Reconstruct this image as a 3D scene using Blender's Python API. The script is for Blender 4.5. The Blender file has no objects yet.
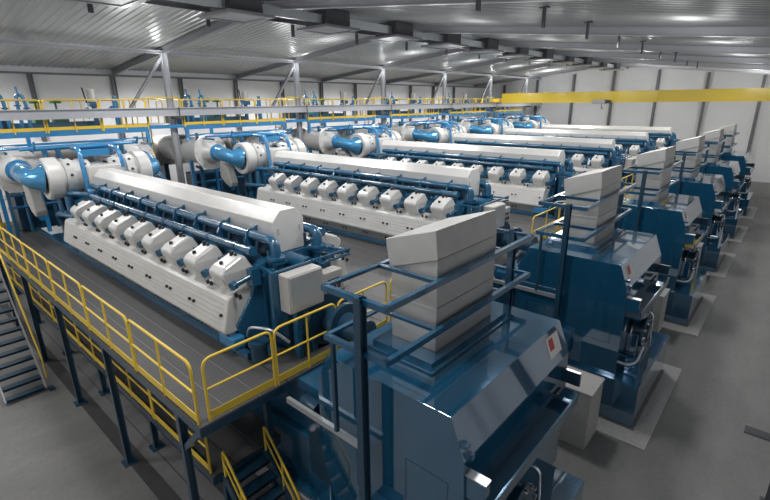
import bpy, math, random
from mathutils import Vector
random.seed(7)
PI=math.pi
SC=bpy.context.scene
COL=SC.collection
S=7.363           # pitch of the engine bays along the hall
YC=5.61           # centre line of the first engine
NE=6

# ------------------------------------------------------------------ materials
def mat(name,color,rough=.5,metal=0.,coat=0.,coat_rough=.03,noise=0.,nscale=3.,bump=0.,bscale=40.,spec=.5,stretch=None):
    m=bpy.data.materials.new(name); m.use_nodes=True
    nt=m.node_tree; b=nt.nodes['Principled BSDF']
    b.inputs['Base Color'].default_value=(*color,1); b.inputs['Roughness'].default_value=rough
    b.inputs['Metallic'].default_value=metal; b.inputs['Coat Weight'].default_value=coat
    b.inputs['Coat Roughness'].default_value=coat_rough; b.inputs['Specular IOR Level'].default_value=spec
    if noise or bump:
        tc=nt.nodes.new('ShaderNodeTexCoord'); mp=nt.nodes.new('ShaderNodeMapping')
        nt.links.new(tc.outputs['Object'],mp.inputs['Vector'])
        if stretch: mp.inputs['Scale'].default_value=stretch
    if noise:
        n=nt.nodes.new('ShaderNodeTexNoise'); n.inputs['Scale'].default_value=nscale; n.inputs['Detail'].default_value=6
        nt.links.new(mp.outputs[0],n.inputs['Vector'])
        r=nt.nodes.new('ShaderNodeValToRGB')
        r.color_ramp.elements[0].position=.3; r.color_ramp.elements[1].position=.7
        r.color_ramp.elements[0].color=(*[c*(1-noise) for c in color],1)
        r.color_ramp.elements[1].color=(*[min(1,c*(1+noise)) for c in color],1)
        nt.links.new(n.outputs['Fac'],r.inputs['Fac']); nt.links.new(r.outputs['Color'],b.inputs['Base Color'])
    if bump:
        n2=nt.nodes.new('ShaderNodeTexNoise'); n2.inputs['Scale'].default_value=bscale
        nt.links.new(mp.outputs[0],n2.inputs['Vector'])
        bp=nt.nodes.new('ShaderNodeBump'); bp.inputs['Strength'].default_value=bump; bp.inputs['Distance'].default_value=.02
        nt.links.new(n2.outputs['Fac'],bp.inputs['Height']); nt.links.new(bp.outputs[0],b.inputs['Normal'])
    return m
M={}
M['white']=mat('engine_white_paint',(.60,.595,.58),.32,.12,.15,.12,noise=.05,nscale=1.5)
M['blue']=mat('deep_blue_paint',(.015,.092,.18),.25,0,.8,.05)
M['alt']=mat('glossy_blue_panel_paint',(.014,.108,.215),.10,.35,1.,.03,spec=.9,noise=.08,nscale=.8)
M['alt'].node_tree.nodes['Principled BSDF'].inputs['Coat IOR'].default_value=2.1
M['skyblue']=mat('bright_blue_paint',(.03,.20,.42),.22,0,.9,.05)
M['navy']=mat('dark_navy_steel_paint',(.013,.050,.092),.35,0,.4,.1)
M['yellow']=mat('safety_yellow_paint',(.72,.50,.045),.42,0,.15,.1)
M['crane']=mat('crane_yellow_paint',(.85,.62,.05),.4,0,.2,.1)
M['foil']=mat('wrinkled_blue_foil',(.06,.27,.50),.22,.35,.8,.06,bump=.9,bscale=7)
M['galv']=mat('galvanised_sheet',(.46,.455,.44),.40,.35,0,noise=.07,nscale=2.5)
M['steel']=mat('grey_structural_steel',(.42,.43,.46),.38,.4)
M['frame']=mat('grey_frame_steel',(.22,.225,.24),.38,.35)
M['dark']=mat('dark_grey_steel',(.075,.08,.09),.5,.2)
M['mull']=mat('mullion_grey_steel',(.13,.135,.145),.5,.1)
M['chrome']=mat('polished_chrome',(.8,.8,.82),.12,1.)
M['silver']=mat('bright_galvanised_bar',(.62,.65,.68),.3,.7)
M['black']=mat('black_fastener',(.02,.02,.022),.45)
M['wall']=mat('white_wall_panel',(.66,.665,.68),.5,noise=.03,nscale=.5)
M['plinth']=mat('grey_concrete_plinth',(.30,.30,.30),.7,noise=.06,nscale=2)
M['pad']=mat('light_concrete_pad',(.40,.40,.39),.65,noise=.10,nscale=14)
M['floorstrip']=mat('dark_floor_strip',(.055,.055,.058),.6,noise=.1,nscale=4)
M['red']=mat('red_print',(.55,.05,.04),.5)
M['paper']=mat('white_sticker',(.75,.75,.75),.4)
M['green']=mat('green_handwheel_paint',(.02,.09,.03),.4)
M['boxgrey']=mat('light_grey_cabinet',(.42,.41,.39),.45)
M['pane']=mat('frosted_vent_panel',(.38,.38,.38),.4)
M['lampglass']=mat('lamp_glass',(.7,.7,.7),.4)

def floor_mat():
    m=bpy.data.materials.new('worn_concrete_floor'); m.use_nodes=True; nt=m.node_tree; b=nt.nodes['Principled BSDF']
    tc=nt.nodes.new('ShaderNodeTexCoord')
    mp=nt.nodes.new('ShaderNodeMapping'); mp.inputs['Scale'].default_value=(1,.35,1); nt.links.new(tc.outputs['Object'],mp.inputs[0])
    n1=nt.nodes.new('ShaderNodeTexNoise'); n1.inputs['Scale'].default_value=1.1; n1.inputs['Detail'].default_value=8; n1.inputs['Roughness'].default_value=.62
    nt.links.new(mp.outputs[0],n1.inputs['Vector'])
    n2=nt.nodes.new('ShaderNodeTexNoise'); n2.inputs['Scale'].default_value=9; n2.inputs['Detail'].default_value=8; n2.inputs['Roughness'].default_value=.75
    nt.links.new(tc.outputs['Object'],n2.inputs['Vector'])
    mx=nt.nodes.new('ShaderNodeMix'); mx.inputs[0].default_value=.4; nt.links.new(n1.outputs['Fac'],mx.inputs[2]); nt.links.new(n2.outputs['Fac'],mx.inputs[3])
    r=nt.nodes.new('ShaderNodeValToRGB'); r.color_ramp.elements[0].position=.34; r.color_ramp.elements[1].position=.66
    r.color_ramp.elements[0].color=(.14,.14,.139,1); r.color_ramp.elements[1].color=(.22,.22,.217,1)
    nt.links.new(mx.outputs[0],r.inputs[0]); nt.links.new(r.outputs[0],b.inputs['Base Color'])
    b.inputs['Roughness'].default_value=.55
    return m
M['floor']=floor_mat()

def grate_mat(name,pitch_x,pitch_y,bar,hole,w=.35):
    # fine bearing bars with wider joints, in world metres
    m=bpy.data.materials.new(name); m.use_nodes=True; nt=m.node_tree; b=nt.nodes['Principled BSDF']
    tc=nt.nodes.new('ShaderNodeTexCoord'); sp=nt.nodes.new('ShaderNodeSeparateXYZ'); nt.links.new(tc.outputs['Object'],sp.inputs[0])
    def stripe(out,p,wd):
        d=nt.nodes.new('ShaderNodeMath'); d.operation='DIVIDE'; d.inputs[1].default_value=p; nt.links.new(out,d.inputs[0])
        f=nt.nodes.new('ShaderNodeMath'); f.operation='FRACT'; nt.links.new(d.outputs[0],f.inputs[0])
        l=nt.nodes.new('ShaderNodeMath'); l.operation='LESS_THAN'; l.inputs[1].default_value=wd; nt.links.new(f.outputs[0],l.inputs[0]); return l.outputs[0]
    a=stripe(sp.outputs[0],pitch_x,w); c=stripe(sp.outputs[1],pitch_y,w)
    mx=nt.nodes.new('ShaderNodeMath'); mx.operation='MAXIMUM'; nt.links.new(a,mx.inputs[0]); nt.links.new(c,mx.inputs[1])
    mix=nt.nodes.new('ShaderNodeMix'); mix.data_type='RGBA'; nt.links.new(mx.outputs[0],mix.inputs[0])
    mix.inputs[6].default_value=(*hole,1); mix.inputs[7].default_value=(*bar,1)
    nt.links.new(mix.outputs[2],b.inputs['Base Color']); b.inputs['Roughness'].default_value=.5; b.inputs['Metallic'].default_value=.2
    bp=nt.nodes.new('ShaderNodeBump'); bp.inputs['Strength'].default_value=.5; bp.inputs['Distance'].default_value=.02
    nt.links.new(mx.outputs[0],bp.inputs['Height']); nt.links.new(bp.outputs[0],b.inputs['Normal'])
    return m
M['grate']=grate_mat('steel_grating',.06,.04,(.10,.10,.102),(.03,.03,.032),.5)
M['joint']=mat('grating_joint_strip',(.26,.27,.28),.5,.2)
M['roof']=mat('corrugated_roof_sheet',(.35,.355,.35),.33,.35,0)

# ------------------------------------------------------------------ mesh builder
def unit(v): v=Vector(v); return v/v.length if v.length else v
class MB:
    def __init__(s): s.v=[]; s.f=[]; s.sm=[]
    def add(s,vs,fs,smooth=False):
        o=len(s.v); s.v+= [tuple(p) for p in vs]; s.f+=[tuple(i+o for i in f) for f in fs]; s.sm+=[smooth]*len(fs); return s
    def box(s,x0,x1,y0,y1,z0,z1):
        x0,x1=sorted((x0,x1)); y0,y1=sorted((y0,y1)); z0,z1=sorted((z0,z1))
        return s.add([(x0,y0,z0),(x1,y0,z0),(x1,y1,z0),(x0,y1,z0),(x0,y0,z1),(x1,y0,z1),(x1,y1,z1),(x0,y1,z1)],
            [(0,3,2,1),(4,5,6,7),(0,1,5,4),(1,2,6,5),(2,3,7,6),(3,0,4,7)])
    def prism(s,poly,axis,a,b,poly2=None):
        # poly: 2D points; axis 'x' -> (y,z), 'y' -> (x,z), 'z' -> (x,y)
        def P(p,t): return (t,p[0],p[1]) if axis=='x' else ((p[0],t,p[1]) if axis=='y' else (p[0],p[1],t))
        q=poly2 or poly; n=len(poly)
        vs=[P(p,a) for p in poly]+[P(p,b) for p in q]
        fs=[tuple(range(n))[::-1],tuple(range(n,2*n))]+[(i,(i+1)%n,n+(i+1)%n,n+i) for i in range(n)]
        return s.add(vs,fs)
    def ring(s,c,d,r,seg,ref=None,ry=None):
        d=unit(d); up=Vector((0,0,1)) if abs(d.z)<.9 else Vector((1,0,0))
        if ref is not None: up=ref
        a=unit(d.cross(up)); b=a.cross(d); ry=ry or r
        return [Vector(c)+a*math.cos(t)*r+b*math.sin(t)*ry for t in [2*PI*(i+.5)/seg for i in range(seg)]]
    def tube(s,pts,r,seg=12,cap=True,smooth=True):
        pts=[Vector(p) for p in pts]; n=len(pts)
        rs=r if isinstance(r,(list,tuple)) else [r]*n
        vs=[]; a=None
        for i,p in enumerate(pts):
            t=unit(pts[min(i+1,n-1)]-pts[max(i-1,0)])
            if a is None:
                up=Vector((0,0,1)) if abs(t.z)<.9 else Vector((1,0,0)); a=unit(t.cross(up))
            else: a=unit(a-t*a.dot(t))
            b=a.cross(t)
            k=rs[i]/(math.cos(PI/seg) if seg==4 else 1)
            vs+=[p+(a*math.cos(2*PI*(j+.5)/seg)+b*math.sin(2*PI*(j+.5)/seg))*k for j in range(seg)]
        fs=[]
        for i in range(n-1):
            for j in range(seg):
                k=(j+1)%seg; fs.append((i*seg+j,(i+1)*seg+j,(i+1)*seg+k,i*seg+k))
        s.add(vs,fs,smooth and seg>6)
        if cap:
            s.add(vs[:seg],[tuple(range(seg))]); s.add(vs[-seg:],[tuple(range(seg))[::-1]])
        return s
    def cyl(s,p0,p1,r0,r1=None,seg=20): return s.tube([p0,p1],[r0,r0 if r1 is None else r1],seg)
    def lathe(s,p0,d,prof,seg=28):
        # prof: (distance along d, radius)
        p0=Vector(p0); d=unit(d)
        up=Vector((0,0,1)) if abs(d.z)<.9 else Vector((1,0,0)); a=unit(d.cross(up)); b=a.cross(d)
        for (t0,r0),(t1,r1) in zip(prof[:-1],prof[1:]):
            A=[p0+d*t0+(a*math.cos(2*PI*j/seg)+b*math.sin(2*PI*j/seg))*r0 for j in range(seg)]
            B=[p0+d*t1+(a*math.cos(2*PI*j/seg)+b*math.sin(2*PI*j/seg))*r1 for j in range(seg)]
            s.add(A+B,[(j,seg+j,seg+(j+1)%seg,(j+1)%seg) for j in range(seg)],abs(t1-t0)>.004)
        return s
    def sbar(s,p0,p1,w,h=None):
        # rectangular bar between two points: w horizontal, h vertical
        p0=Vector(p0); p1=Vector(p1); h=h or w; d=unit(p1-p0)
        up=Vector((0,0,1)) if abs(d.z)<.95 else Vector((1,0,0))
        a=unit(d.cross(up)); b=a.cross(d)
        vs=[p+a*i*w/2+b*j*h/2 for p in (p0,p1) for i,j in ((-1,-1),(1,-1),(1,1),(-1,1))]
        return s.add(vs,[(3,2,1,0),(4,5,6,7),(0,1,5,4),(1,2,6,5),(2,3,7,6),(3,0,4,7)])
    def ibeam(s,p0,p1,w,h,t=.02):
        # I section: flanges w wide, depth h (in the vertical plane for horizontal bars)
        p0=Vector(p0); p1=Vector(p1); d=unit(p1-p0)
        up=Vector((0,0,1)) if abs(d.z)<.95 else Vector((0,1,0))
        a=unit(d.cross(up)); b=a.cross(d)
        for (ca,cb,wa,wb) in ((0,h/2-t/2,w,t),(0,-h/2+t/2,w,t),(0,0,t,h-2*t)):
            o=a*ca+b*cb
            vs=[p+o+a*i*wa/2+b*j*wb/2 for p in (p0,p1) for i,j in ((-1,-1),(1,-1),(1,1),(-1,1))]
            s.add(vs,[(3,2,1,0),(4,5,6,7),(0,1,5,4),(1,2,6,5),(2,3,7,6),(3,0,4,7)])
        return s
    def build(s,name,m,parent=None,bevel=0.,bseg=2,angle=.6):
        me=bpy.data.meshes.new(name); 
        me.from_pydata([tuple(v) for v in s.v],[],s.f); me.materials.append(m)
        me.polygons.foreach_set('use_smooth',s.sm); me.update()
        import bmesh
        bm=bmesh.new(); bm.from_mesh(me)
        bmesh.ops.recalc_face_normals(bm,faces=bm.faces)
        bm.to_mesh(me); bm.free()
        o=bpy.data.objects.new(name,me); COL.objects.link(o)
        if bevel:
            b=o.modifiers.new('bevel','BEVEL'); b.width=bevel; b.segments=bseg; b.limit_method='ANGLE'; b.angle_limit=angle
        if parent:
            o.parent=parent; o.location=-(wloc(parent))
        return o
def wloc(o):
    v=Vector(o.location)
    while o.parent: o=o.parent; v+=Vector(o.location)
    return v
def fillet(pts,r,n=6):
    pts=[Vector(p) for p in pts]; out=[pts[0]]
    for i in range(1,len(pts)-1):
        a=unit(pts[i-1]-pts[i]); b=unit(pts[i+1]-pts[i]); 
        rr=min(r,(pts[i-1]-pts[i]).length*.49,(pts[i+1]-pts[i]).length*.49)
        A=pts[i]+a*rr; B=pts[i]+b*rr
        for k in range(n+1):
            t=k/n; out.append(A*(1-t)**2+pts[i]*2*t*(1-t)+B*t*t)
    out.append(pts[-1]); return out
def thing(name,label,cat,loc,group=None,kind=None):
    o=bpy.data.objects.new(name,None); COL.objects.link(o); o.location=loc; o.empty_display_size=.2
    tag(o,label,cat,group,kind); return o
def tag(o,label=None,cat=None,group=None,kind=None):
    if label: o['label']=label
    if cat: o['category']=cat
    if group: o['group']=group
    if kind: o['kind']=kind
    return o
def copy_tree(o,off=None,label=None,parent=None):
    c=o.copy(); COL.objects.link(c)
    if parent: c.parent=parent
    if off is not None: c.location=Vector(o.location)+Vector(off)
    if label: c['label']=label
    for ch in list(o.children): copy_tree(ch,None,None,c)
    return c
def struct(mb,name,m,**k):
    o=mb.build(name,m,None,**k); o['kind']='structure'; return o
ORD=['nearest the camera','second from the camera','third from the camera','fourth from the camera','fifth from the camera','farthest, by the end wall']
def row(proto,fmt,n0=1,n1=NE,names=ORD):
    out=[proto]
    for n in range(n0,n1): out.append(copy_tree(proto,(0,S*n,0),fmt.format(names[n])))
    return out

# ------------------------------------------------------------------ setting
YF=50.3; XL=-28.4; XR=3.2; YB=-7.
RX=-14.15; RZ=10.95; SL=.103
def rz(x): return RZ-abs(x-RX)*SL       # underside of the rafters
struct(MB().box(XL-.3,XR+.3,YB-.3,YF+.3,-.3,0),'floor',M['floor'])
# walls
struct(MB().box(XL-.2,XL,YB,YF,0,10.2),'wall_left',M['wall'])
struct(MB().prism([(XL,0),(XR,0),(XR,rz(XR)+.3),(RX,RZ+.3),(XL,rz(XL)+.3)],'y',YF,YF+.2),'wall_back',M['wall'])
struct(MB().box(XR,XR+.2,YB,YF,0,10),'wall_right',M['wall'])
struct(MB().prism([(XL,0),(XR,0),(XR,rz(XR)+.3),(RX,RZ+.3),(XL,rz(XL)+.3)],'y',YB-.2,YB),'wall_front',M['wall'])
struct(MB().box(XL,XR,YF-.06,YF-.002,0,1.25),'baseboard_back',M['plinth'])
struct(MB().box(XL+.002,XL+.06,YB,YF-.07,0,1.25),'baseboard_left',M['plinth'])
# corrugated roof: trapezoid ribs running down the slope
def roof(side):
    mb=MB(); pitch=.27; y=YB; pts=[]
    prof=[(0,0),(.10,0),(.125,.032),(.19,.032),(.215,0)]
    while y<YF:
        for a,b in prof: pts.append((y+a,b))
        y+=pitch
    pts.append((YF,0))
    x0=RX; x1=XL if side<0 else XR+.2
    vs=[];n=len(pts)
    for x in (x0,x1):
        for (yy,dz) in pts: vs.append((x,yy,rz(x)+.30-dz))
    fs=[(i,i+1,n+i+1,n+i) for i in range(n-1)]
    return mb.add(vs,fs)
struct(roof(-1),'ceiling',M['roof']); struct(roof(1),'ceiling',M['roof'])
# mullions of the left wall and far wall, eave beam
k=0; y=10.1-3.68*4
k=0
for k in range(14):
    y=10.14-3.68*4+3.6815*k
    if y>YF-.3: break
    struct(MB().ibeam((XL+.16,y,0),(XL+.16,y,9.55),.16,.2,.025),'trim_%d'%(k+1),M['mull'])
for j in range(9):
    x=-25.9+3.83*j-.1
    struct(MB().ibeam((x,YF-.2,0),(x,YF-.2,rz(x)),.2,.24,.025),'trim_%d'%(k+j+2),M['mull'])
struct(MB().box(XL+.02,XL+.32,YB,YF-.02,9.55,9.98),'eave_beam',M['steel'])
struct(MB().box(XL+.02,XL+.40,YB,YF-.02,9.47,9.55),'eave_beam',M['mull'])
# frames
frames=[10.14+S*i for i in range(-2,6)]
for y in frames:
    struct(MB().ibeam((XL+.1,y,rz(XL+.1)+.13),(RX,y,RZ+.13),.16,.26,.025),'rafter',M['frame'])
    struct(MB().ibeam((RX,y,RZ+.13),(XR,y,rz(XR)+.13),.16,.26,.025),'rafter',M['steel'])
CX=-21.95
for y in frames:
    if y<0: continue
    struct(MB().ibeam((CX,y,0),(CX,y,rz(CX)),.20,.26,.03),'column',M['steel'])
    struct(MB().sbar((CX,y-.12,rz(CX)-.15),(CX,y-2.0,7.55),.12,.12),'brace',M['frame'])
struct(MB().ibeam((CX+.05,YB,rz(CX)+.06),(CX+.05,YF-.02,rz(CX)+.06),.16,.14,.02),'purlin_beam',M['steel'])
# ridge: twin longitudinal beams with cross plates
for x in (RX-.75,RX+.75):
    struct(MB().ibeam((x,YB,rz(x)-.02),(x,YF-.02,rz(x)+.02),.10,.16,.02),'ridge_beam',M['frame'])
# right hand columns
for y in (13.3,10.75):
    struct(MB().ibeam((1.04,y,0),(1.04,y,rz(1.04)),.22,.26,.03).box(.40 if y>12 else .85,1.3,y-.16,y+.16,0,.03),'column',M['dark'])
# crane runway beam
rb=MB()
rb.ibeam((-21.32,YB,7.70),(-21.32,49.6,7.70),.26,.36,.03)
struct(rb,'runway_beam',M['steel'])
for y in frames:
    if y<0: continue
    struct(MB().box(CX+.1,-21.22,y-.1,y+.1,7.40,7.515),'bracket_beam',M['dark'])
    struct(MB().box(-21.19,-21.17,y-.03,y+.03,7.5,7.9),'trim_%d'%(60+int(y)),M['dark'])
struct(MB().ibeam((2.4,YB,7.60),(2.4,49.6,7.60),.26,.36,.03),'runway_beam',M['steel'])
# flat dark floor strips beneath the platform and pads round the alternator plinths
struct(MB().box(-24,-6.9,2.56,2.88,0,.006),'floor_strip',M['floorstrip'])
struct(MB().box(-24,-5.6,3.52,3.86,0,.006),'floor_strip',M['floorstrip'])
struct(MB().box(-24,-5.6,3.16,3.18,0,.005),'floor_joint',M['floorstrip'])
for n in range(NE):
    y=S*n
    struct(MB().box(-5.2,-1.33,3.45+y,8.05+y,0,.02),'floor_pad',M['pad'])
    struct(MB().box(-5.0,-1.72,4.0+y,7.64+y,.02,.03),'floor_pad',M['floor'])

# ------------------------------------------------------------------ ceiling vents and hanging luminaires
def vent(y,i,z=10.42,x=-13.45):
    z=rz(x)-.38
    t=thing('ceiling_vent','square sheet-metal ceiling vent on the ridge, %s along the ridge'%i,'vent',(x,y,z),'ceiling vents along the ridge')
    mb=MB(); w=.80;wi=.62
    for a in ((-w,w,-w,-wi),(-w,w,wi,w),(-w,-wi,-wi,wi),(wi,w,-wi,wi)): mb.box(x+a[0],x+a[1],y+a[2],y+a[3],z-.03,z+.05)
    mb.build('flange',M['frame'],t)
    MB().box(x-wi,x+wi,y-wi,y+wi,z-.005,z+.02).build('grille',M['pane'],t)
    MB().box(x-.55,x+.55,y-.55,y+.55,z+.05,rz(x)+.2).build('duct_box',M['dark'],t)
    MB().box(x+.3,x+.34,y+.58,y+3.68-.58,z+.12,z+.40).build('side_panel',M['silver'],t)
    return t
nth=['first','second','third','fourth','fifth','sixth','seventh','eighth','ninth','tenth','eleventh','twelfth']
vts=[4.95+3.68*i for i in range(12)]
for i,y in enumerate(vts): vent(y,nth[i])
def luminaire(x,y,lab):
    z=rz(x)+.25
    t=thing('hanging_luminaire',lab,'ceiling lamp',(x,y,z),'lamps hanging below the roof sheets')
    MB().sbar((x,y,z),(x,y,z-.5),.14,.05).build('stem',M['dark'],t)
    MB().sbar((x-.12,y,z-.02),(x+.12,y,z-.02),.12,.03).build('mount',M['dark'],t)
    return t
for i in range(11):
    y=5.45+3.6*i
    luminaire(-15.9,y,'dark bracket lamp under the left roof slope, %s from the camera'%nth[i])
for i in range(9):
    y=9.4+3.3*i
    luminaire(-5.6,y,'dark bracket lamp under the right roof slope, %s from the camera'%nth[i])

# ------------------------------------------------------------------ overhead crane
cy=40.3
t=thing('overhead_crane','yellow bridge crane girder spanning the hall near the far wall','crane',(-21.3,cy,7.88))
MB().box(-21.0,2.3,cy-.22,cy+.22,7.86,8.62).box(-21.0,2.3,cy-.27,cy+.27,8.62,8.66).box(-21.0,2.3,cy-.25,cy+.25,7.83,7.86).build('girder',M['crane'],t)
for x in (-21.32,2.4):
    MB().box(x-.2,x+.2,cy-1.5,cy+1.5,7.93,8.22).build('end_carriage',M['crane'],t,bevel=.02)
    for yy in (cy-1.2,cy+1.2): MB().cyl((x-.08,yy,7.99),(x+.08,yy,7.99),.11).build('wheel',M['dark'],t)
for i in range(9):
    x=-19.5+2.4*i
    MB().box(x,x+.18,cy-.25,cy-.1,8.66,8.70).build('clip',M['crane'],t)
h=thing('crane_hoist','grey hoist trolley with hook hanging from the yellow girder','hoist',(-12.3,cy-.3,7.85))
MB().box(-12.9,-11.9,cy-.75,cy-.28,7.72,8.05).build('motor_housing',M['boxgrey'],h,bevel=.03)
MB().cyl((-11.9,cy-.5,7.88),(-11.55,cy-.5,7.88),.13).build('gear_motor',M['dark'],h)
MB().cyl((-12.2,cy-.5,7.72),(-12.2,cy-.5,7.5),.02).tube(fillet([(-12.2,cy-.5,7.52),(-12.2,cy-.5,7.36),(-12.08,cy-.5,7.36),(-12.08,cy-.5,7.44)],.06),.025,8).build('hook',M['dark'],h)

# ------------------------------------------------------------------ engine
X0,X1=-17.4,-7.6; PITCH=1.06
def eng():
    t=thing('diesel_engine','long white V engine with blue pipes on the deck, nearest the camera','engine',(-12.5,YC,3.26),'diesel engines in a row')
    c=YC
    # crankcase and blue block
    MB().prism([(c-1.22,3.27),(c+1.22,3.27),(c+1.45,3.85),(c+1.05,4.4),(c+.85,4.95),(c+.35,5.05),(c-.35,5.05),(c-.85,4.95),(c-1.05,4.4),(c-1.45,3.85)],'x',X0-.1,X1+.05).build('engine_block',M['blue'],t,bevel=.03)
    # base frame down to the floor
    mb=MB().box(-21.3,-5.1,c-1.05,c+1.05,.5,3.2)
    for s in (-1,1):
        mb.box(-21.3,-5.1,c+s*1.05,c+s*1.2,3.0,3.2).box(-21.3,-5.1,c+s*1.05,c+s*1.2,1.9,1.98).box(-21.3,-5.1,c+s*1.05,c+s*1.25,.5,.62)
    mb.build('base_frame',M['blue'],t)
    MB().box(-21.0,-5.2,c-1.3,c+1.3,0.03,.5).build('foundation',M['plinth'],t)
    for s in (-1,1):
        sk=MB().box(-22.4,-7.2,c+s*1.40,c+s*1.50,3.27,3.40).build('skirt_rail',M['blue'],t)
        # lower crankcase doors
        lo=MB().prism([(c+s*1.24,3.28),(c+s*1.30,3.28),(c+s*1.62,3.76),(c+s*1.5,3.80)],'x',X0+.1,X1-.05).build('crankcase_door',M['galv'],t)
        # side panel (camshaft cover) white, leaning
        sp=MB().prism([(c+s*1.68,3.72),(c+s*1.70,3.80),(c+s*1.55,4.42),(c+s*1.50,4.47),(c+s*1.08,4.57),(c+s*.85,4.5),(c+s*.82,3.9),(c+s*1.2,3.72)],'x',X0-.15,X1,None)
        sp=sp.build('side_panel',M['white'],t,bevel=.035)
        # fine horizontal seams as shallow ribs
        rb=MB()
        for q in (.2,.36,.52,.68,.84):
            yy=c+s*(1.70-.15*q); z=3.80+.62*q
            rb.box(X0+.02,X1-.12,yy-.006,yy+.006,z-.005,z+.005)
        rb.build('seam',M['galv'],sp)
        proto=MB().cyl((0,0,0),(0,s*.035,.006),.036,seg=10).cyl((0,s*.035,.006),(0,s*.05,.01),.02,seg=8).build('bolt',M['black'],sp)
        first=True
        for i in range(9):
            x=X0+.55+PITCH*i
            for dx in ((.42,.60) if i<8 else (.62,)):
                o=proto if first else proto.copy()
                if not first: COL.objects.link(o)
                first=False
                o.parent=sp; o.location=Vector((x+dx,c+s*1.625,4.10))-wloc(sp)
        lob=MB().cyl((0,0,0),(0,s*.05,-.02),.032,seg=10).build('bolt',M['black'],lo); first=True
        for i in range(9):
            for dx in (.42,.58):
                o=lob if first else lob.copy()
                if not first: COL.objects.link(o)
                first=False
                o.parent=lo; o.location=Vector((X0+.55+PITCH*i+dx,c+s*1.48,3.58))-wloc(lo)
        # cylinder head covers
        def cover():
            mb=MB(); w0,w1=.36,.30
            prof=[(1.34,4.46),(1.46,4.60),(1.55,4.82),(1.56,4.92),(1.47,5.02),(1.10,5.18),(1.00,5.16),(.88,4.92),(.80,4.50)]
            ws  =[.18,.23,.26,.26,.21,.20,.24,.29,.30]
            n=len(prof)
            vs=[(-w,c+s*p[0],p[1]) for p,w in zip(prof,ws)]+[(w,c+s*p[0],p[1]) for p,w in zip(prof,ws)]
            mb.add(vs,[tuple(range(n)),tuple(range(2*n-1,n-1,-1))]+[(i,(i+1)%n,n+(i+1)%n,n+i) for i in range(n)])
            return mb
        xc=-7.95-8*PITCH
        cv0=None
        for i in range(9):
            x=xc+PITCH*i
            if cv0 is None:
                cv0=cover().build('cylinder_head_cover',M['white'],t,bevel=.05,bseg=3,angle=.35)
                cv0.location=Vector(cv0.location)+Vector((x,0,0))
                kb=MB().cyl((0,c+s*1.40,5.03),(0,c+s*1.40,5.10),.038,seg=10).build('knob',M['black'],cv0); kb.location=Vector((0,0,0))
                k2=MB().cyl((-.03,c+s*1.14,5.14),(-.03,c+s*1.14,5.24),.042,seg=10).cyl((.08,c+s*1.12,5.14),(.08,c+s*1.12,5.21),.03,seg=8).build('knob',M['black'],cv0); k2.location=Vector((0,0,0))
                fp=MB().cyl((.36,c+s*1.36,4.70),(.38,c+s*1.45,4.68),.085,seg=12).cyl((.37,c+s*1.36,4.70),(.42,c+s*1.0,4.8),.055,seg=10).box(.34,.52,c+s*.90,c+s*1.08,4.6,4.95).build('fuel_pump',M['blue'],cv0); fp.location=Vector((0,0,0))
                sb=MB()
                for dx in (.44,.58):
                    sb=MB().cyl((dx,c+s*1.40,4.48),(dx,c+s*1.42,4.56),.035,seg=8).build('stud',M['black'],cv0); sb.location=Vector((0,0,0))
            else: copy_tree(cv0,(PITCH*i,0,0),None,t)
        # lower cooling pipe with couplings
        yy=c+s*.90; z=5.25
        cp=MB().tube(fillet([(X0-.55,yy+s*.3,5.22),(X0-.2,yy+s*.3,5.26),(X0+.25,yy,z),(X1-.1,yy,z)],.2),.072,12).cyl((X1-.1,yy,z),(X1,yy,z),.10,seg=12).build('cooling_pipe',M['blue'],t)
        k0=None
        for i in range(9):
            for dx in (0,):
                x=X0+.70+PITCH*i
                if k0 is None: k0=MB().cyl((-.045,yy,z),(-.015,yy,z),.088,seg=12).cyl((.015,yy,z),(.045,yy,z),.088,seg=12).build('pipe_coupling',M['blue'],cp); k0.location=Vector((x,0,0))
                else:
                    o=k0.copy(); COL.objects.link(o); o.parent=cp; o.location=(x,0,0)
        # upper charge pipe, hoop clamps, end elbow down
        yy=c+s*.54; z=5.42
        up=MB().tube(fillet([(X0-.1,yy,z),(X1+.24,yy,z),(X1+.24,yy,4.35)],.20,8),.104,14).tube([(X1+.05,yy+s*.03,5.2),(X1+.05,yy+s*.03,4.5)],.05,10).build('charge_air_pipe',M['blue'],t)
        MB().cyl((X1+.24,yy,5.05),(X1+.24,yy,5.10),.19,seg=16).box(X1+.06,X1+.42,yy-.14,yy+.14,4.98,5.03).build('pipe_flange',M['blue'],up)
        k0=None
        for i in range(9):
            x=X0+.75+PITCH*i
            if k0 is None:
                mb=MB().cyl((-.013,yy,z),(.013,yy,z),.135,seg=14)
                mb.prism([(yy-s*.05,z+.12),(yy-s*.17,z+.19),(yy-s*.14,z-.02),(yy-s*.05,z-.3),(yy+s*.09,z-.3),(yy+s*.19,z-.12),(yy+s*.13,z)],'x',-.016,.016)
                k0=mb.build('pipe_clamp',M['blue'],up); k0.location=Vector((x,0,0))
            else:
                o=k0.copy(); COL.objects.link(o); o.parent=up; o.location=(x,0,0)
        # branch runners from the pipe into the block
        k0=None
        for i in range(9):
            if k0 is None:
                k0=MB().cyl((0,yy,z-.08),(0,c+s*.64,4.95),.05,seg=10).box(-.16,.14,c+s*.60,c+s*.82,4.90,5.08).build('branch_runner',M['navy'],t)
                k0.location=Vector(k0.location)+Vector((X0+.98,0,0))
            else: copy_tree(k0,(PITCH*i,0,0),None,t)
    # dark manifold walls below the hood
    for s in (-1,1): MB().box(X0,X1,c+s*.36,c+s*.44,4.9,5.34).build('manifold_wall',M['navy'],t)
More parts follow.
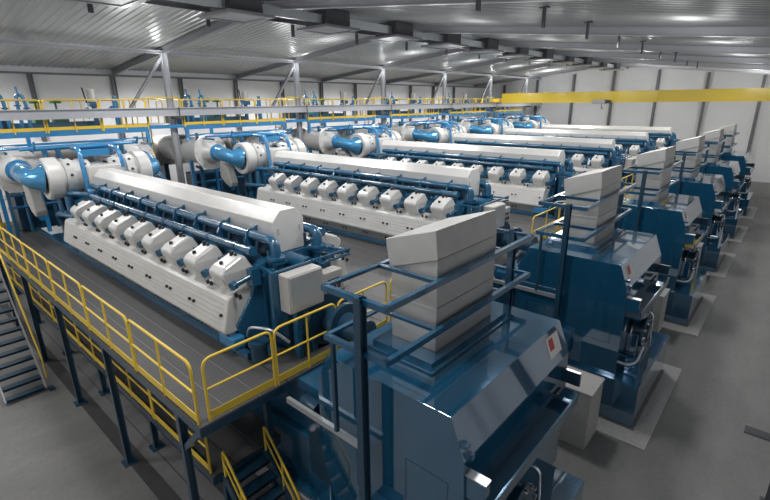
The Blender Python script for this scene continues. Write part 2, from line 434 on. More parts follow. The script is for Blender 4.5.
    # hood
    hd=MB().prism([(c-.37,5.06),(c-.39,5.72),(c-.19,5.94),(c+.19,5.94),(c+.39,5.72),(c+.37,5.06)],'x',X0-.35,X1).build('exhaust_hood',M['white'],t,bevel=.012)
    for s in (-1,1):
        MB().box(X1,X1+.02,c+s*.27-.012,c+s*.27+.012,5.45,5.57).build('hood_latch',M['galv'],hd)
    # front end housing, flywheel, brackets
    MB().box(X1+.25,X1+.75,c-.75,c+.75,3.3,4.5).prism([(c-.75,4.5),(c+.75,4.5),(c+.4,4.85),(c-.4,4.85)],'x',X1+.25,X1+.72).build('flywheel_housing',M['navy'],t,bevel=.03)
    MB().cyl((X1+.75,c,3.85),(X1+1.15,c,3.85),.55,seg=28).cyl((X1+1.15,c,3.85),(X1+2.2,c,3.85),.25,seg=20).cyl((X1+1.5,c,3.85),(X1+1.62,c,3.85),.42,seg=24).build('drive_shaft',M['navy'],t)
    fr=MB()
    for s in (-1,1):
        fr.sbar((X1+.1,c+s*.85,4.95),(X1+.78,c+s*.95,4.95),.06,.05)
        fr.cyl((X1+.3,c+s*.72,3.4),(X1+.3,c+s*.72,4.9),.09,seg=12)
        fr.prism([(c+s*.55,3.4),(c+s*.80,3.4),(c+s*.78,4.7),(c+s*.60,4.9)],'x',X1+.02,X1+.12)
        fr.cyl((X1+.08,c+s*.88,4.6),(X1+.08,c+s*.88,4.85),.08,seg=12)
    for zz in (4.88,5.0): fr.sbar((X1+.75,c-.95,zz),(X1+.75,c+1.0,zz),.05,.04)
    for yy in (-.2,.1): fr.sbar((X1+.1,c+yy,4.92),(X1+.95,c+yy,4.92),.05,.04)
    fr.cyl((X1+.1,c-.1,4.9),(X1+.7,c-.1,4.9),.17,seg=16)
    fr.build('front_bracket',M['blue'],t)
    # blue electric box and hose at the front corner of the near bank
    MB().box(-8.0,-7.45,c-1.62,c-1.35,3.42,3.66).build('junction_box',M['skyblue'],t,bevel=.03)
    MB().tube(fillet([(-7.45,c-1.3,3.62),(-7.1,c-1.45,4.0),(-6.6,c-1.3,4.05),(-6.5,c-1.0,3.7)],.2),.03,8).build('hose',M['silver'],t)
    MB().cyl((-7.0,c-1.35,3.3),(-7.0,c-1.35,3.62),.16,seg=14).cyl((-7.0,c-1.35,3.62),(-7.0,c-1.35,3.7),.2,seg=14).build('pump',M['navy'],t)
    # back end: turbochargers and white housing
    MB().box(X0-1.7,X0-.35,c-.55,c+.55,5.0,6.05).build('intercooler',M['white'],t,bevel=.05)
    MB().box(X0-1.9,X0-.2,c-1.1,c+1.1,3.3,5.0).build('rear_housing',M['blue'],t,bevel=.04)
    for s in (-1,1):
        tb=MB().lathe((-18.55,c+s*.30,5.68),(0,s,0),[(0,.45),(.0,.56),(.30,.60),(.32,.54),(.50,.56),(.52,.62),(.80,.64),(.82,.56),(.90,.56),(.92,.70),(1.27,.70),(1.33,.66),(1.33,.50),(1.22,.48)],32).build('turbocharger',M['white'],t)
        for a in range(10):
            an=2*PI*a/10+.2
            for yy,r in ((.66,.635),(.16,.585)):
                p=Vector((-18.55+r*math.cos(an),c+s*(.30+yy),5.68+r*math.sin(an)))
                q=Vector((math.cos(an),0,math.sin(an)))
                if q.z>-.2: MB().cyl(p-q*.02,p+q*.012,.048,seg=10).build('port',M['black'],tb).location=Vector((0,0,0))
        br=MB().box(-19.0,-18.1,c+s*.55,c+s*1.1,4.5,5.1)
        br.cyl((-17.9,c+s*1.2,4.55),(-17.9,c+s*1.2,5.15),.13,seg=12).cyl((-18.3,c+s*1.35,4.6),(-18.3,c+s*1.35,5.05),.10,seg=12)
        br.tube(fillet([(-17.75,c+s*1.0,5.22),(-18.3,c+s*1.0,5.22),(-18.3,c+s*1.0,4.4)],.15),.11,12)
        br.tube(fillet([(-17.3,c+s*1.3,4.55),(-18.6,c+s*1.5,4.5),(-18.9,c+s*1.2,4.0),(-18.9,c+s*1.0,3.5)],.25),.09,10)
        br.prism([(-18.9,3.35),(-18.75,4.6),(-18.5,4.6),(-18.4,3.35)],'y',c+s*1.15,c+s*1.22).prism([(-17.9,3.35),(-17.95,4.5),(-17.7,4.5),(-17.5,3.35)],'y',c+s*1.2,c+s*1.28)
        br.box(-18.95,-18.05,c+s*1.02,c+s*1.30,3.32,3.9)
        br.build('turbo_bracket',M['blue'],t)
    return t
E0=eng()
row(E0,'long white V engine with blue pipes on the deck, {}')

# exhaust elbow, cone and duct
def exhaust(s,lab):
    c=YC
    yf=c+s*1.63
    t=thing('exhaust_duct',lab,'exhaust duct',(-20.6,yf+s*.4,5.75),'exhaust ducts behind the engines')
    y2=yf+s*.38
    MB().tube(fillet([(-18.55,yf-s*.02,5.70),(-18.6,yf+s*.30,5.74),(-19.05,y2,5.84),(-19.75,y2,5.90)],.45,8),
        [.47,.41,.38,.36,.34,.33,.32,.31,.31,.31,.31,.31,.31,.31,.31,.31,.31,.31,.31,.31][:len(fillet([(-18.55,0,0),(-18.6,.3,0),(-19.05,.5,0),(-19.75,.5,0)],.45,8))],24).lathe((-19.70,y2,5.90),(-1,0,0),[(0,.31),(0,.38),(.05,.38),(.05,.31)],24).build('elbow',M['foil'],t)
    MB().lathe((-19.76,y2,5.90),(-1,0,0),[(0,.33),(0,.38),(.06,.38),(.55,.50),(.57,.80),(.67,.80),(.69,.62),(3.2,.60),(3.22,.70),(3.3,.70),(3.3,.6),(5.5,.6),(5.5,0)],36).build('duct',M['white'],t)
    for a in range(14):
        an=2*PI*a/14; MB().cyl((-20.33,y2+.70*math.cos(an),5.9+.70*math.sin(an)),(-20.29,y2+.70*math.cos(an),5.9+.70*math.sin(an)),.03,seg=6).build('bolt',M['galv'],t)
    MB().prism([(-19.75,5.45),(-19.15,5.35),(-18.85,4.6),(-18.95,4.4),(-19.35,4.5),(-19.75,4.8)],'y',min(y2,y2+s*-.36),max(y2,y2-s*.36)).build('drain_chute',M['boxgrey'],t,bevel=.05)
    return t
XE=exhaust(-1,'blue elbow and white exhaust duct, near side of the engine nearest the camera')
row(XE,'blue elbow and white exhaust duct, near side of the engine {}')
XF=exhaust(1,'blue elbow and white exhaust duct, far side of the engine nearest the camera')
row(XF,'blue elbow and white exhaust duct, far side of the engine {}')

# pipe rack above the turbochargers
def rack():
    c=YC
    t=thing('pipe_rack','blue pipe rack over the turbochargers of the engine nearest the camera','pipe rack',(-20,c,6.2),'blue pipe racks over the turbochargers')
    mb=MB()
    mb.tube([(-19.6,c-1.9,6.60),(-19.6,c+1.9,6.60)],.05,10).tube([(-19.95,c-2.4,6.62),(-19.95,c+2.0,6.62)],.045,10)
    mb.tube([(-20.6,c-2.3,6.50),(-20.6,c+2.3,6.50)],.06,10)
    mb.build('header_pipe',M['skyblue'],t)
    MB().tube(fillet([(-18.9,c-.55,6.62),(-17.95,c-.62,6.60),(-17.80,c-.62,5.6),(-17.75,c-.62,5.2),(-17.5,c-.5,5.2)],.3),.075,12).build('loop_pipe',M['skyblue'],t)
    MB().tube(fillet([(-18.9,c+.62,6.62),(-18.1,c+.66,6.55),(-17.9,c+.66,5.9)],.35),.075,12).build('loop_pipe',M['skyblue'],t)
    MB().tube([(-18.9,c-.60,6.62),(-18.9,c+.66,6.62)],.08,12).build('manifold',M['skyblue'],t)
    MB().box(-18.80,-18.35,c-.42,c+.45,6.32,6.55).build('valve_box',M['skyblue'],t,bevel=.02)
    for yy in (-1.2,-.8,.9,1.3): MB().cyl((-19.6,c+yy,6.56),(-19.6,c+yy,6.2),.09,seg=10).cyl((-19.6,c+yy,6.3),(-19.25,c+yy,6.3),.05,seg=8).build('valve',M['blue'],t)
    for x in (-20.9,-20.95):
        pass
    for yy in (-1.55,1.75):
        MB().tube(fillet([(-19.6,c+yy,6.62),(-19.25,c+yy,6.6),(-19.1,c+yy,6.85)],.1),.04,8).build('branch_pipe',M['skyblue'],t)
    for yy in (-2.3,2.35):
        MB().sbar((-20.9,c+yy,3.27),(-20.9,c+yy,6.75),.10,.10).build('post',M['blue'],t)
    for yy in (-2.3,2.35):
        MB().sbar((-20.95,c+yy,6.52),(-19.4,c+yy,6.52),.08,.08).build('bracket',M['blue'],t)
    # cooling pipework standing behind the turbos
    MB().tube(fillet([(-20.3,c+2.0,3.3),(-20.3,c+2.0,5.0),(-19.6,c+2.4,5.3),(-19.2,c+2.6,5.0)],.25),.12,12).tube(fillet([(-19.9,c+2.9,3.3),(-19.9,c+2.9,4.9),(-20.6,c+2.9,5.3)],.3),.10,12).build('riser_pipe',M['blue'],t)
    return t
row(rack(),'blue pipe rack over the turbochargers of the engine {}')

# control cabinets at the drive end
def cabs():
    c=YC
    t=thing('control_cabinet','large white control cabinet at the drive end of the engine nearest the camera','cabinet',(-6.35,4.97,4.4),'control cabinets at the engine fronts')
    MB().box(-6.62,-6.32,4.56,5.36,4.33,5.06).build('body',M['boxgrey'],t,bevel=.02)
    MB().box(-6.32,-6.29,4.58,5.34,4.35,5.04).build('door',M['galv'],t,bevel=.01)
    MB().box(-6.68,-6.64,4.42,5.36,4.2,5.10).box(-6.60,-6.46,4.8,4.9,3.27,4.33).box(-6.6,-6.46,5.15,5.25,3.27,4.33).build('bracket',M['blue'],t)
    t2=thing('junction_cabinet','small white junction box beside the control cabinet of the engine nearest the camera','cabinet',(-6.5,5.8,4.3),'junction boxes at the engine fronts')
    MB().box(-6.72,-6.45,5.52,6.0,4.36,4.82).build('body',M['boxgrey'],t2,bevel=.02)
    sw=MB()
    for i in range(3): sw.box(-6.45,-6.43,5.62+.12*i,5.68+.12*i,4.44,4.52)
    sw.build('switch',M['black'],t2)
    MB().box(-6.45,-6.435,5.60,5.90,4.62,4.66).build('nameplate',M['black'],t2)
    MB().box(-6.64,-6.52,5.7,5.8,3.27,4.36).build('stand',M['blue'],t2)
    return t,t2
a,b=cabs()
row(a,'large white control cabinet at the drive end of the engine {}')
row(b,'small white junction box beside the control cabinet of the engine {}')

# ------------------------------------------------------------------ alternator
def alt():
    t=thing('alternator','glossy blue alternator housing under a grey box duct, nearest the camera','alternator',(-3.7,5.98,1.2),'alternators in a row')
    y0,y1=4.2,7.76
    prof=[(-2.38,1.22),(-2.38,3.05),(-2.40,3.62),(-2.62,4.2),(-4.95,4.2),(-5.22,3.62),(-5.22,2.2),(-4.9,1.22)]
    MB().prism(prof,'y',y0,y1).build('housing',M['alt'],t,bevel=.004)
    MB().box(-5.3,-1.77,4.06,7.58,.03,1.22).build('plinth',M['alt'],t,bevel=.01)
    # inner silhouette panels on the near side: inspection doors drawn as real thin frames
    for yy,s in ((y0,-1),(y1,1)):
        d=MB(); w=.012
        a=(-3.35,-2.62,2.1,3.15)
        d.box(a[0],a[1],yy,yy+s*.004,a[3]-w,a[3]).box(a[1]-w,a[1],yy,yy+s*.004,a[2],a[3]).box(a[0],a[0]+w,yy,yy+s*.004,a[2],a[3]).box(a[0],a[1],yy,yy+s*.004,a[2],a[2]+w)
        d.build('door_seam',M['navy'],t)
        e=MB(); e.box(-5.0,-4.35,yy,yy+s*.004,2.75,2.76).box(-4.36,-4.35,yy,yy+s*.004,2.0,2.76)
        e.build('door_seam',M['navy'],t)
    MB().box(-3.95,-3.55,y0-.22,y0,1.5,2.15).build('terminal_box',M['blue'],t,bevel=.015)
    # stack flange on top
    MB().box(-4.62,-3.44,4.92,7.25,4.2,4.30).box(-4.72,-3.34,4.80,7.36,4.2,4.23).build('top_flange',M['alt'],t)
    # tray along the end face
    tr=MB().box(-2.38,-2.04,4.35,7.45,2.86,2.89).box(-2.07,-2.04,4.35,7.45,2.89,3.06).box(-2.38,-2.35,4.35,7.45,2.89,3.06)
    tr.build('cable_tray',M['alt'],t)
    MB().box(-2.30,-2.03,7.2,7.47,3.06,3.08).build('tray_cover',M['alt'],t)
    MB().prism([(4.24,3.40),(4.36,3.40),(4.36,3.06),(4.24,3.06)],'x',-2.40,-2.10).build('end_bracket',M['alt'],t)
    MB().box(-2.40,-2.09,4.23,4.37,3.40,3.42).build('bracket_cap',M['silver'],t)
    MB().box(-2.41,-2.10,7.60,7.66,3.10,3.36).build('lug_plate',M['navy'],t)
    MB().box(-2.56,-2.38,y0+.02,y0+.12,3.80,3.86).build('latch',M['alt'],t)
    MB().box(-2.44,-2.34,y0+.10,y0+.16,3.60,3.70).build('latch',M['alt'],t)
    # chamfer sticker
    p=lambda u,w: Vector((-2.62,0,4.2))+Vector((.22,0,-.58)).normalized()*w+Vector((0,u,0))+Vector((.58,0,.22)).normalized()*.006
    def patch(u0,u1,w0,w1,off=0):
        n=Vector((.58,0,.22)).normalized()*off
        return MB().add([p(u0,w0)+n,p(u1,w0)+n,p(u1,w1)+n,p(u0,w1)+n,p(u0,w0)-n*0-Vector((.58,0,.22)).normalized()*.004,p(u1,w0)-Vector((.58,0,.22)).normalized()*.004,p(u1,w1)-Vector((.58,0,.22)).normalized()*.004,p(u0,w1)-Vector((.58,0,.22)).normalized()*.004],[(0,1,2,3),(7,6,5,4),(0,4,5,1),(1,5,6,2),(2,6,7,3),(3,7,4,0)])
    st=patch(4.50,4.98,.10,.46).build('warning_label',M['paper'],t)
    mb=patch(4.56,4.74,.14,.34,.002); mb.build('label_print',M['red'],st)
    # slip ring motor on the end
    MB().box(-2.38,-1.95,4.75,5.9,1.22,1.62).prism([(4.85,1.62),(5.8,1.62),(5.7,2.2),(4.95,2.2)],'x',-2.38,-2.12).build('exciter_base',M['alt'],t,bevel=.02)
    MB().lathe((-2.36,5.35,2.15),(1,0,0),[(0,.40),(.06,.40),(.06,.34),(.26,.34),(.26,.42),(.32,.42),(.32,.20),(.40,.18),(.40,0)],28).build('exciter',M['navy'],t)
    rg=MB()
    for a in range(12):
        an=2*PI*a/12; rg.cyl((-2.07,5.35+.38*math.cos(an),2.15+.38*math.sin(an)),(-1.98,5.35+.38*math.cos(an),2.15+.38*math.sin(an)),.035,seg=8)
    rg.lathe((-2.32,5.35,2.15),(1,0,0),[(0,.34),(0,.42),(.03,.42),(.03,.34)],28)
    rg.build('clamp_ring',M['chrome'],t)
    MB().tube(fillet([(-2.38,4.30,1.62),(-2.15,4.32,1.60),(-2.0,4.55,1.62),(-1.98,4.95,1.9)],.2,8),.032,10).build('cable_conduit',M['silver'],t)
    MB().tube(fillet([(-2.36,5.9,2.5),(-2.05,5.95,2.5),(-2.0,6.0,1.25)],.15),.028,8).build('drain_pipe',M['chrome'],t)
    # silver bearer on the near side carrying the slim post, and platform side bits
    MB().sbar((-5.85,4.02,3.06),(-3.95,4.02,3.06),.07,.10).build('side_bearer',M['silver'],t)
    MB().box(-5.85,-5.3,4.4,5.3,1.2,2.9).cyl((-5.9,5.98,3.0),(-5.2,5.98,3.0),.5,seg=24).box(-5.7,-5.2,5.3,7.3,1.2,2.6).cyl((-5.75,4.3,2.9),(-5.35,4.3,2.9),.16,seg=14).build('drive_end_housing',M['navy'],t,bevel=.02)
    return t
alts=row(alt(),'glossy blue alternator housing under a grey box duct, {}')
for ch in alts[0].children:
    if ch.name.startswith('warning_label'): ch.location=Vector(ch.location)+Vector((0,2.55,0))

# ventilation stack
def stack():
    t=thing('air_outlet_stack','galvanised box duct with slanted hood on top of the alternator nearest the camera','air duct',(-4.04,6.1,4.3),'air outlet stacks on the alternators')
    xa,xb,ya,yb=-4.48,-3.60,5.24,7.0
    MB().box(xa,xb,ya,yb,4.30,5.0).build('lower_section',M['galv'],t,bevel=.006)
    MB().box(xa-.015,xb+.015,ya-.015,yb+.015,5.0,5.03).box(xa,xb,ya,yb,5.03,5.50).build('middle_section',M['galv'],t,bevel=.005)
    MB().prism([(xa,5.5),(xb,5.5),(xb,5.80),(xa,5.50)],'y',ya,yb).build('upper_section',M['galv'],t,bevel=.004)
    MB().prism([(xa-.02,5.505),(xb+.015,5.815),(xb-.03,6.25),(xa-.10,5.96),(xa-.09,5.85)],'y',ya-.02,yb-.02).build('hood',M['galv'],t,bevel=.006)
    return t
row(stack(),'galvanised box duct with slanted hood on top of the alternator {}')

# steel guard frame round the stack
def guard():
    t=thing('stack_support_frame','blue steel guard frame around the duct of the alternator nearest the camera','steel frame',(-3.9,4.0,0),'blue guard frames around the ducts')
    xa,xb,ya,yb=-4.70,-3.48,3.95,8.3
    for z,nm in ((5.5,'upper_rail'),(4.72,'lower_rail')):
        mb=MB()
        L=lambda p,q: mb.sbar(p,q,.012,.10)
        def ang(p,q,inn):
            mb.sbar(p,q,.014,.085)
            p=Vector(p)+Vector(inn)*.035+Vector((0,0,.04)); q=Vector(q)+Vector(inn)*.035+Vector((0,0,.04)); mb.sbar(p,q,.075,.012)
        ang((xa,ya,z),(xb,ya,z),(0,1,0)); ang((xa,yb,z),(xb,yb,z),(0,-1,0))
        ang((xb,ya,z),(xb,yb,z),(-1,0,0)); ang((xa,ya,z),(xa,yb,z),(1,0,0))
        ang((xa,5.17,z),(xb-.06,5.17,z),(0,-1,0)); ang((xa,7.07,z),(xb-.06,7.07,z),(0,1,0))
        mb.sbar((xb-.10,5.1,z),(xb-.10,7.1,z),.03,.06)
        mb.build(nm,M['blue'],t)
    MB().ibeam((-3.92,ya-.02,.03),(-3.92,ya-.02,5.58),.12,.14,.015).build('post',M['navy'],t)
    MB().ibeam((-3.92,yb+.02,.03),(-3.92,yb+.02,5.58),.12,.14,.015).build('post',M['navy'],t)
    MB().sbar((-4.55,ya+.03,3.11),(-4.55,ya+.03,4.70),.06,.06).build('slim_post',M['navy'],t)
    return t
row(guard(),'blue steel guard frame around the duct of the alternator {}')

# grey cabinet on the floor between alternators
def fbox():
    t=thing('floor_cabinet','plain grey cabinet on the floor beside the alternator nearest the camera','cabinet',(-2.9,2.95,0),'grey floor cabinets between alternators')
    MB().box(-3.5,-2.43,2.52,3.42,.005,1.5).build('body',M['boxgrey'],t)
    MB().box(-3.52,-2.41,2.50,3.44,1.5,1.54).build('lid',M['boxgrey'],t)
    return t
fb=fbox()
# no cabinet stands before the first alternator in view: shift the prototype to the gap before the second
fb.location=Vector(fb.location)+Vector((0,S,0)); fb['label']='plain grey cabinet on the floor beside the alternator second from the camera'
for n in range(1,NE-1): copy_tree(fb,(0,S*n,0),'plain grey cabinet on the floor beside the alternator '+ORD[n+1])

# ------------------------------------------------------------------ handrails
def rail_panel(a,b,parent,n_mid=1,h=1.08,toe=True,r=.024,double=False):
    a=Vector(a); b=Vector(b); d=unit(b-a); up=Vector((0,0,h))
    mb=MB(); mb.tube(fillet([a,a+up,b+up,b],.16,6),r,10)
    mb.tube([a+up*.52,b+up*.52],r*.85,8)
    L=(b-a).length
    for i in range(n_mid):
        p=a+(b-a)*(i+1)/(n_mid+1); mb.tube([p,p+up],r*.85,8)
    o=mb.build('handrail',M['yellow'],parent)
    if toe:
        tb=MB().sbar(a+Vector((0,0,.09)),b+Vector((0,0,.09)),.012,.14).build('toe_board',M['yellow'],o)
        tb.location=Vector((0,0,0))
    return o

# ------------------------------------------------------------------ upper platform
DZ=3.26
def deck_piece(name,label,x0,x1,y0,y1,z,group=None,thing_kind='platform',nj=None,posts=(),beams=True):
    t=thing(name,label,thing_kind,((x0+x1)/2,(y0+y1)/2,z-.05),group)
    dk=MB().box(x0,x1,y0,y1,z-.04,z).build('deck',M['grate'],t)
    j=MB(); n=nj or max(2,int(round((y1-y0)/.27)))
    for i in range(1,n):
        yy=y0+(y1-y0)*i/n
        if i%2==0 or n<4: j.box(x0,x1,yy-.004,yy+.004,z,z+.003)
    j.build('joint_strip',M['joint'],dk)
    if beams:
        mb=MB()
        for yy in (y0+.06,y1-.06): mb.sbar((x0,yy,z-.12),(x1,yy,z-.12),.08,.16)
        xx=x0+.1
        while xx<x1: mb.sbar((xx,y0+.1,z-.12),(xx,y1-.1,z-.12),.06,.14); xx+=1.15
        mb.sbar((x1-.05,y0,z-.12),(x1-.05,y1,z-.12),.08,.16)
        mb.build('deck_beam',M['navy'],t)
    return t
# near aisle
A=deck_piece('engine_platform','grating walkway with yellow rails along the near side of the first engine',-24.2,-6.05,2.52,4.17,DZ)
xs=[-6.12]+[-8.50-2.5*i for i in range(7)]
for i in range(7): rail_panel((xs[i]-.03,2.56,DZ),(xs[i+1]+.03,2.56,DZ),A)
for (y0,y1) in ((2.72,3.96),(4.02,5.45),(5.51,6.95)): rail_panel((-6.1,y0,DZ),(-6.1,y1,DZ),A,n_mid=0 if y1<4 else 1)
def post(x,y,z,parent):
    MB().ibeam((x,y,.02),(x,y,z),.11,.13,.018).box(x-.15,x+.15,y-.15,y+.15,0.001,.022).build('leg',M['navy'],parent)
for i in range(5): post(-6.93-3.45*i,2.60,DZ-.2,A)
MB().sbar((-6.93,2.60,2.35),(-6.2,2.60,3.08),.09,.10).build('diagonal_brace',M['navy'],A)
for i in range(5): MB().sbar((-6.93-3.45*i,2.60,3.02),(-6.93-3.45*i,4.1,3.02),.08,.14).build('cross_beam',M['navy'],A)
rail_panel((-24.1,2.64,DZ),(-24.1,4.1,DZ),A); 
# mid deck around the drive end between engines
def gap(n):
    y0=YC+1.43+S*n; y1=y0+S-2.86
    names=['first and second','second and third','third and fourth','fourth and fifth','fifth and sixth']
    t=deck_piece('engine_platform','grating deck between the %s engines from the camera'%names[n],-24.2,-6.05,y0,y1,DZ,'grating decks between engines')
    L=y1-y0
    rail_panel((-6.1,y0+.0-(.1 if n else 0)+.05,DZ),(-6.1,y0+L/2-.03,DZ),t); rail_panel((-6.1,y0+L/2+.03,DZ),(-6.1,y1+.2,DZ),t)
    for x in (-6.6,-10.4,-13.8,-17.2):
        for yy in (y0+.4,y1-.4): post(x,yy,DZ-.2,t)
    rail_panel((-19.6,y0+1.2,DZ),(-19.6,y0+3.0,DZ),t,n_mid=0); rail_panel((-20.9,y0+3.1,DZ),(-19.6,y0+3.1,DZ),t,n_mid=0,toe=False)
    return t
for n in range(5): gap(n)
y0=YC+1.43+S*5
deck_piece('engine_platform','grating deck beyond the farthest engine, before the end wall',-24.2,-6.05,y0,y0+1.6,DZ)
# drive end deck strips crossing in front of each engine
for n in range(NE):
    y=S*n
    o=MB().box(-7.1,-6.05,YC-1.41+y,YC+1.41+y,DZ-.04,DZ).build('deck_plate',M['grate'])
    tag(o,'grating strip between rail and drive end of the engine '+ORD[n],'deck plate','grating strips at the drive ends')
    o.location=(0,0,0)
# ------------------------------------------------------------------ lower platform and stairs
LZ=1.5
B=deck_piece('lower_platform','low grating walkway with yellow toe boards under the first platform',-24.2,-6.85,2.95,4.45,LZ)
for i in range(7):
    x=-6.95-2.42*i
    rail_panel((x-.03,2.98,LZ),(x-2.39,2.98,LZ),B)
for i in range(5): post(-6.95-3.45*i,3.24,LZ-.2,B)
for i in range(4): MB().ibeam((-8.6-3.45*i,3.9,.02),(-8.6-3.45*i,3.9,LZ-.2),.12,.14,.018).build('leg',M['navy'],B)
for i in range(3): MB().sbar((-6.9-.02-3.45*i,4.25,0.02),(-6.92-3.45*i,4.25,DZ-.2),.12,.12).build('leg',M['navy'],B)

def stair(name,label,x_top,z_top,x_bot,y0,y1,nst,hm='navy',rails=True,string='navy'):
    t=thing(name,label,'stairs',(x_bot,(y0+y1)/2,0))
    d=Vector((x_bot-x_top,0,-z_top)); 
    for i,yy in enumerate((y0,y1)):
        MB().sbar((x_top,yy,z_top-.02),(x_bot,yy,.08),.03,.20).build('stringer',M[string],t)
    first=None
    for k in range(nst):
        f=(k+.5)/nst; p=Vector((x_top,0,z_top))+d*f
        o=MB().box(p.x-.13,p.x+.13,y0+.03,y1-.03,p.z-.03,p.z+.01).box(p.x-.13,p.x-.11,y0+.03,y1-.03,p.z-.06,p.z+.01).box(p.x+.11,p.x+.13,y0+.03,y1-.03,p.z-.05,p.z+.012).build('tread',M['navy'],t)
    if rails:
        for yy in (y0,y1):
            a=Vector((x_top,yy,z_top)); b=Vector((x_bot,yy,0))+(-d.normalized())*.25
            a=a+d*.06; up=Vector((0,0,.72))
            mb=MB().tube(fillet([a+Vector((0,0,.1)),a+up,b+up,b+Vector((0,0,.1))],.14,6),.024,10).tube([a+up*.55,b+up*.55],.018,8)
            m=(a+b)/2; mb.tube([m,m+up],.02,8)
            mb.build('handrail',M['yellow'],t)
    return t
stair('steel_stairs','short blue steel stairs with yellow rails beside the first alternator base',-6.78,1.48,-5.55,3.12,4.0,6)
st=stair('steel_stairs','blue steel staircase with silver stringers at the left edge of the floor',-18.3,3.8,-15.25,1.18,2.14,15,string='steel',rails=False)
for yy in (2.24,):
    a=Vector((-18.3,yy,3.8)); b=Vector((-15.42,yy,.2)); up=Vector((0,0,.80))
    MB().tube(fillet([a,a+up,b+up,b+Vector((0,0,.1))],.14,6),.022,10).tube([a+up*.82,b+up*.82,b+Vector((-.06,0,.1))],.018,8).build('handrail',M['yellow'],st)
    MB().box(-15.3,-15.1,yy-.05,yy+.07,.0,.1).build('foot',M['navy'],st)

# ------------------------------------------------------------------ back walkway
def walkway():
    t=thing('rear_walkway','blue framed walkway bay with yellow rails behind the engine nearest the camera','walkway',(-22.5,6,6.95),'rear walkway bays')
    ya,yb=3.12,8.87; z=7.08
    MB().box(-24.4,-21.62,ya,yb,z-.04,z).build('deck',M['grate'],t)
    MB().sbar((-21.62,ya,z-.10),(-21.62,yb,z-.10),.10,.20).sbar((-24.4,ya,z-.10),(-24.4,yb,z-.10),.10,.2).build('edge_beam',M['skyblue'],t)
    MB().box(-21.60,-21.585,ya,yb,z+.02,z+.14).build('toe_board',M['yellow'],t)
    for yy in (ya+.10,4.45,yb-.08):
        MB().sbar((-21.62,yy,3.27),(-21.62,yy,z-.2),.13,.13).build('leg',M['skyblue'],t)
    MB().sbar((-21.62,ya,6.62),(-21.62,yb,6.62),.08,.08).build('tie_beam',M['skyblue'],t)
    MB().sbar((-21.62,yb-.1,4.6),(-20.5,yb-.1,3.4),.10,.10).build('strut',M['skyblue'],t)
    for (p,q) in ((ya+.03,5.06),(5.14,7.0),(7.06,8.85)): rail_panel((-21.565,p,z-.08),(-21.565,q,z-.08),t,toe=False,r=.028,h=1.22)
    for (p,q) in ((ya+.03,5.5),(5.6,8.8)): rail_panel((-24.3,p,z),(-24.3,q,z),t,toe=False,r=.028,h=1.14)
    return t
row(walkway(),'blue framed walkway bay with yellow rails behind the engine {}')
def bridge():
    t=thing('walkway_bridge','short raised blue walkway bridge at the column behind the first gap','walkway',(-22,9.6,7.1),'walkway bridges at the columns')
    ya,yb=8.9,10.43; z=7.14
    MB().box(-24.4,-22.12,ya,yb,z-.04,z).box(-22.12,-21.62,ya,yb-.5,z-.04,z).build('deck',M['grate'],t)
    MB().sbar((-21.62,ya,z-.08),(-21.62,yb,z-.08),.10,.16).build('edge_beam',M['skyblue'],t)
    rail_panel((-21.62,ya+.02,z),(-21.62,yb,z),t,n_mid=0,toe=False,r=.028,h=1.17)
    rail_panel((-23.0,ya+.1,z),(-23.0,yb-.2,z),t,n_mid=1,toe=False,r=.028,h=1.12)
    # ladder-like rails behind
    mb=MB()
    for yy in (8.3,8.55): mb.tube([(-22.4,yy,7.14),(-22.4,yy,8.2)],.026,8)
    mb.build('gate_post',M['yellow'],t)
    return t
bn=['first and second','second and third','third and fourth','fourth and fifth','fifth and sixth']
b0=bridge(); b0['label']='short raised blue walkway bridge behind the gap between first and second engines'
for n in range(1,5): copy_tree(b0,(0,S*n,0),'short raised blue walkway bridge behind the gap between %s engines'%bn[n])
# ladder under the bridge
def ladder():
    t=thing('yellow_ladder','yellow access ladder down from the walkway bridge between first and second engines','ladder',(-22.9,8.9,3.3),'yellow access ladders')
    mb=MB()
    for yy in (8.95,9.35): mb.tube([(-22.6,yy,3.3),(-22.6,yy,7.0)],.03,8)
    for k in range(12): mb.tube([(-22.6,8.95,3.5+.29*k),(-22.6,9.35,3.5+.29*k)],.015,6)
    mb.build('ladder_frame',M['yellow'],t); 
    return t
l0=ladder()
for n in range(1,5): copy_tree(l0,(0,S*n,0),'yellow access ladder down from the walkway bridge between %s engines'%bn[n])

